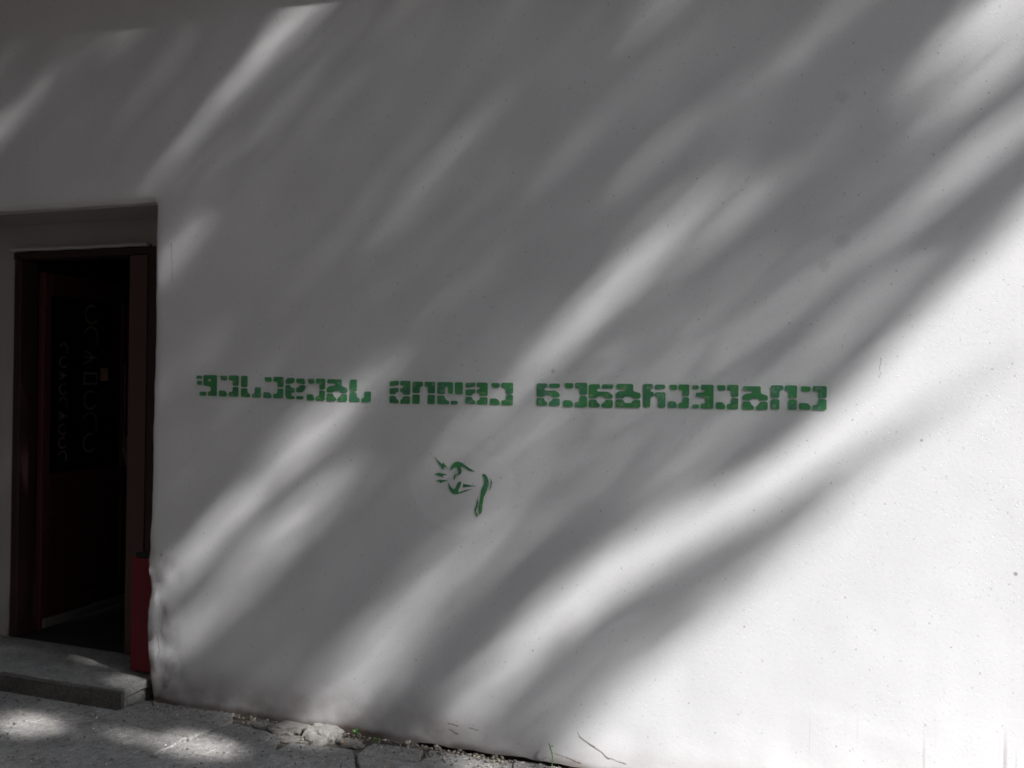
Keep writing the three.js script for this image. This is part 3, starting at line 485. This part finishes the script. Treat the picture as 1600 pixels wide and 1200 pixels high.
  // unseen trees added to cut skylight and sun bounce from pavement and road
  const addedTree = (label, pos, c, rad, n, size, low) => {
    const t2 = thing('street_tree', label, 'tree', pos), p2 = [];
    part('trunk', limb([V(0, -0.1, 0), V(0.04, 1.3, 0), V(-0.06, 2.8, -0.04), V(0, 4.6, -0.2), V(c[0] - pos[0], c[1], c[2] - pos[2])], 0.18, 0.06), bark, t2);
    for (let i = 0; i < 5; i++) part('limb', limb([V(0, 3 + i * 0.4, -0.05), V(Math.cos(i * 1.3) * 0.9, 4.2 + i * 0.4, Math.sin(i * 1.3) * 0.8), V(Math.cos(i * 1.3) * rad[0] * 0.6, c[1] - 0.4 + i * 0.2, Math.sin(i * 1.3) * rad[2] * 0.5)], 0.06, 0.015, 7), bark, t2);
    for (let i = 0; i < n; i++) {
      const u = rr(-1, 1), v = rr(-1, 1), w = rr(-1, 1), d = u * u + v * v + w * w; if (d > 1 || d < 0.25 * rnd()) continue;
      const p = [c[0] + rad[0] * u, c[1] + rad[1] * v, c[2] + rad[2] * w], r = p[2] / SUN.z, x = p[0] - SUN.x * r, y = p[1] - SUN.y * r;
      const seen = x > -6 && x < 3.2 && y > -3.2 && y < 4.2; if (p[1] < low || p[2] < (seen ? 1.5 : 0.35) || N2(p[0] * 1.1, p[1] * 1.1, p[2] * 1.1) < -0.3) continue;
      if (seen && openness(x, y) > 0.07) continue;
      p2.push(p);
    }
    crown(p2, size, t2.position, t2); console.log('crown', p2.length);
  };
  addedTree('unseen broad low tree added to block skylight before the doorway', [-3.4, 0, 3.3], [-3.3, 5.7, 2.9], [3.6, 1.8, 2.6], 90000, 0.12, 3.9);
  addedTree('unseen wide tree added across the road to shade the street', [4.6, 0, 7.2], [4.4, 7.2, 6], [4.2, 2.2, 3.2], 42000, 0.15, 4.6);
  addedTree('unseen wide tree added farthest right along the street to shade it', [11.5, 0, 7], [11.2, 7.6, 6], [4.4, 2.3, 3.4], 32000, 0.15, 4.8);
  // limbs reach into the leaf masses and keep out of the open gaps
  let made = 0;
  for (let t = 0; t < 400 && made < 26; t++) {
    const end = pts[Math.floor(rnd() * pts.length)], h = rr(3.2, 6), a = V(0.04, h, 0.04), b = V(end[0] - o.x, end[1] - o.y, end[2] - o.z); if (b.y < h - 0.4) continue;
    const mid = a.clone().lerp(b, 0.5).add(V(rr(-0.25, 0.25), rr(0, 0.35), rr(-0.2, 0.2))), c = new THREE.CatmullRomCurve3([a, mid, b]); let ok = true;
    for (let k = 1; k <= 12; k++) { const p = c.getPoint(k / 12).add(o), r = p.z / SUN.z, x = p.x - SUN.x * r, y = p.y - SUN.y * r; if (x > -6 && x < 1.2 && y > -2.6 && y < 4 && openness(x, y) > 0.1) ok = false; }
    if (!ok) continue; made++;
    part('limb', limb([a, mid, b], rr(0.035, 0.06), 0.008, 7), bark, tree);
  }
  console.log('leaves', mainCount, pts.length, 'limbs', made);
}

{ // unseen wing added beyond the left edge of view to block skylight
  const w = thing('added_side_wing', 'unseen brown brick wing added at the left to block skylight', 'house', [-6.2, 0, 3.6]);
  part('wall', box(-0.5, 0.5, -0.1, 6, -3.55, 3.5), M.brick, w); part('coping', box(-0.56, 0.56, 6.002, 6.12, -3.58, 3.56), M.masonry, w);
}
{ // unseen house front added across the street to dim skylight and bounce
  const h = thing('added_opposite_house', 'unseen dark stuccoed house front added across the street to cut skylight', 'house', [0, 0, 9.5]);
  part('wall', box(-16, 16, -0.1, 8.5, 0, 1), std({ color: lin(0.24, 0.2, 0.175) }), h);
  for (let i = 0; i < 10; i++) for (const y of [1.2, 4.6]) { const f = part('window', box(-14.2 + i * 3, -13 + i * 3, y, y + 1.8, -0.05, 0.003), M.frame, h); part('pane', box(-14.12 + i * 3, -13.08 + i * 3, y + 0.08, y + 1.72, -0.055, -0.0505), std({ color: lin(0.02, 0.025, 0.03), roughness: 0.1 }), f); }
  part('roof', box(-16.3, 16.3, 8.5, 8.8, -0.4, 1.3), M.brick, h);
}

renderer.render(scene, camera);
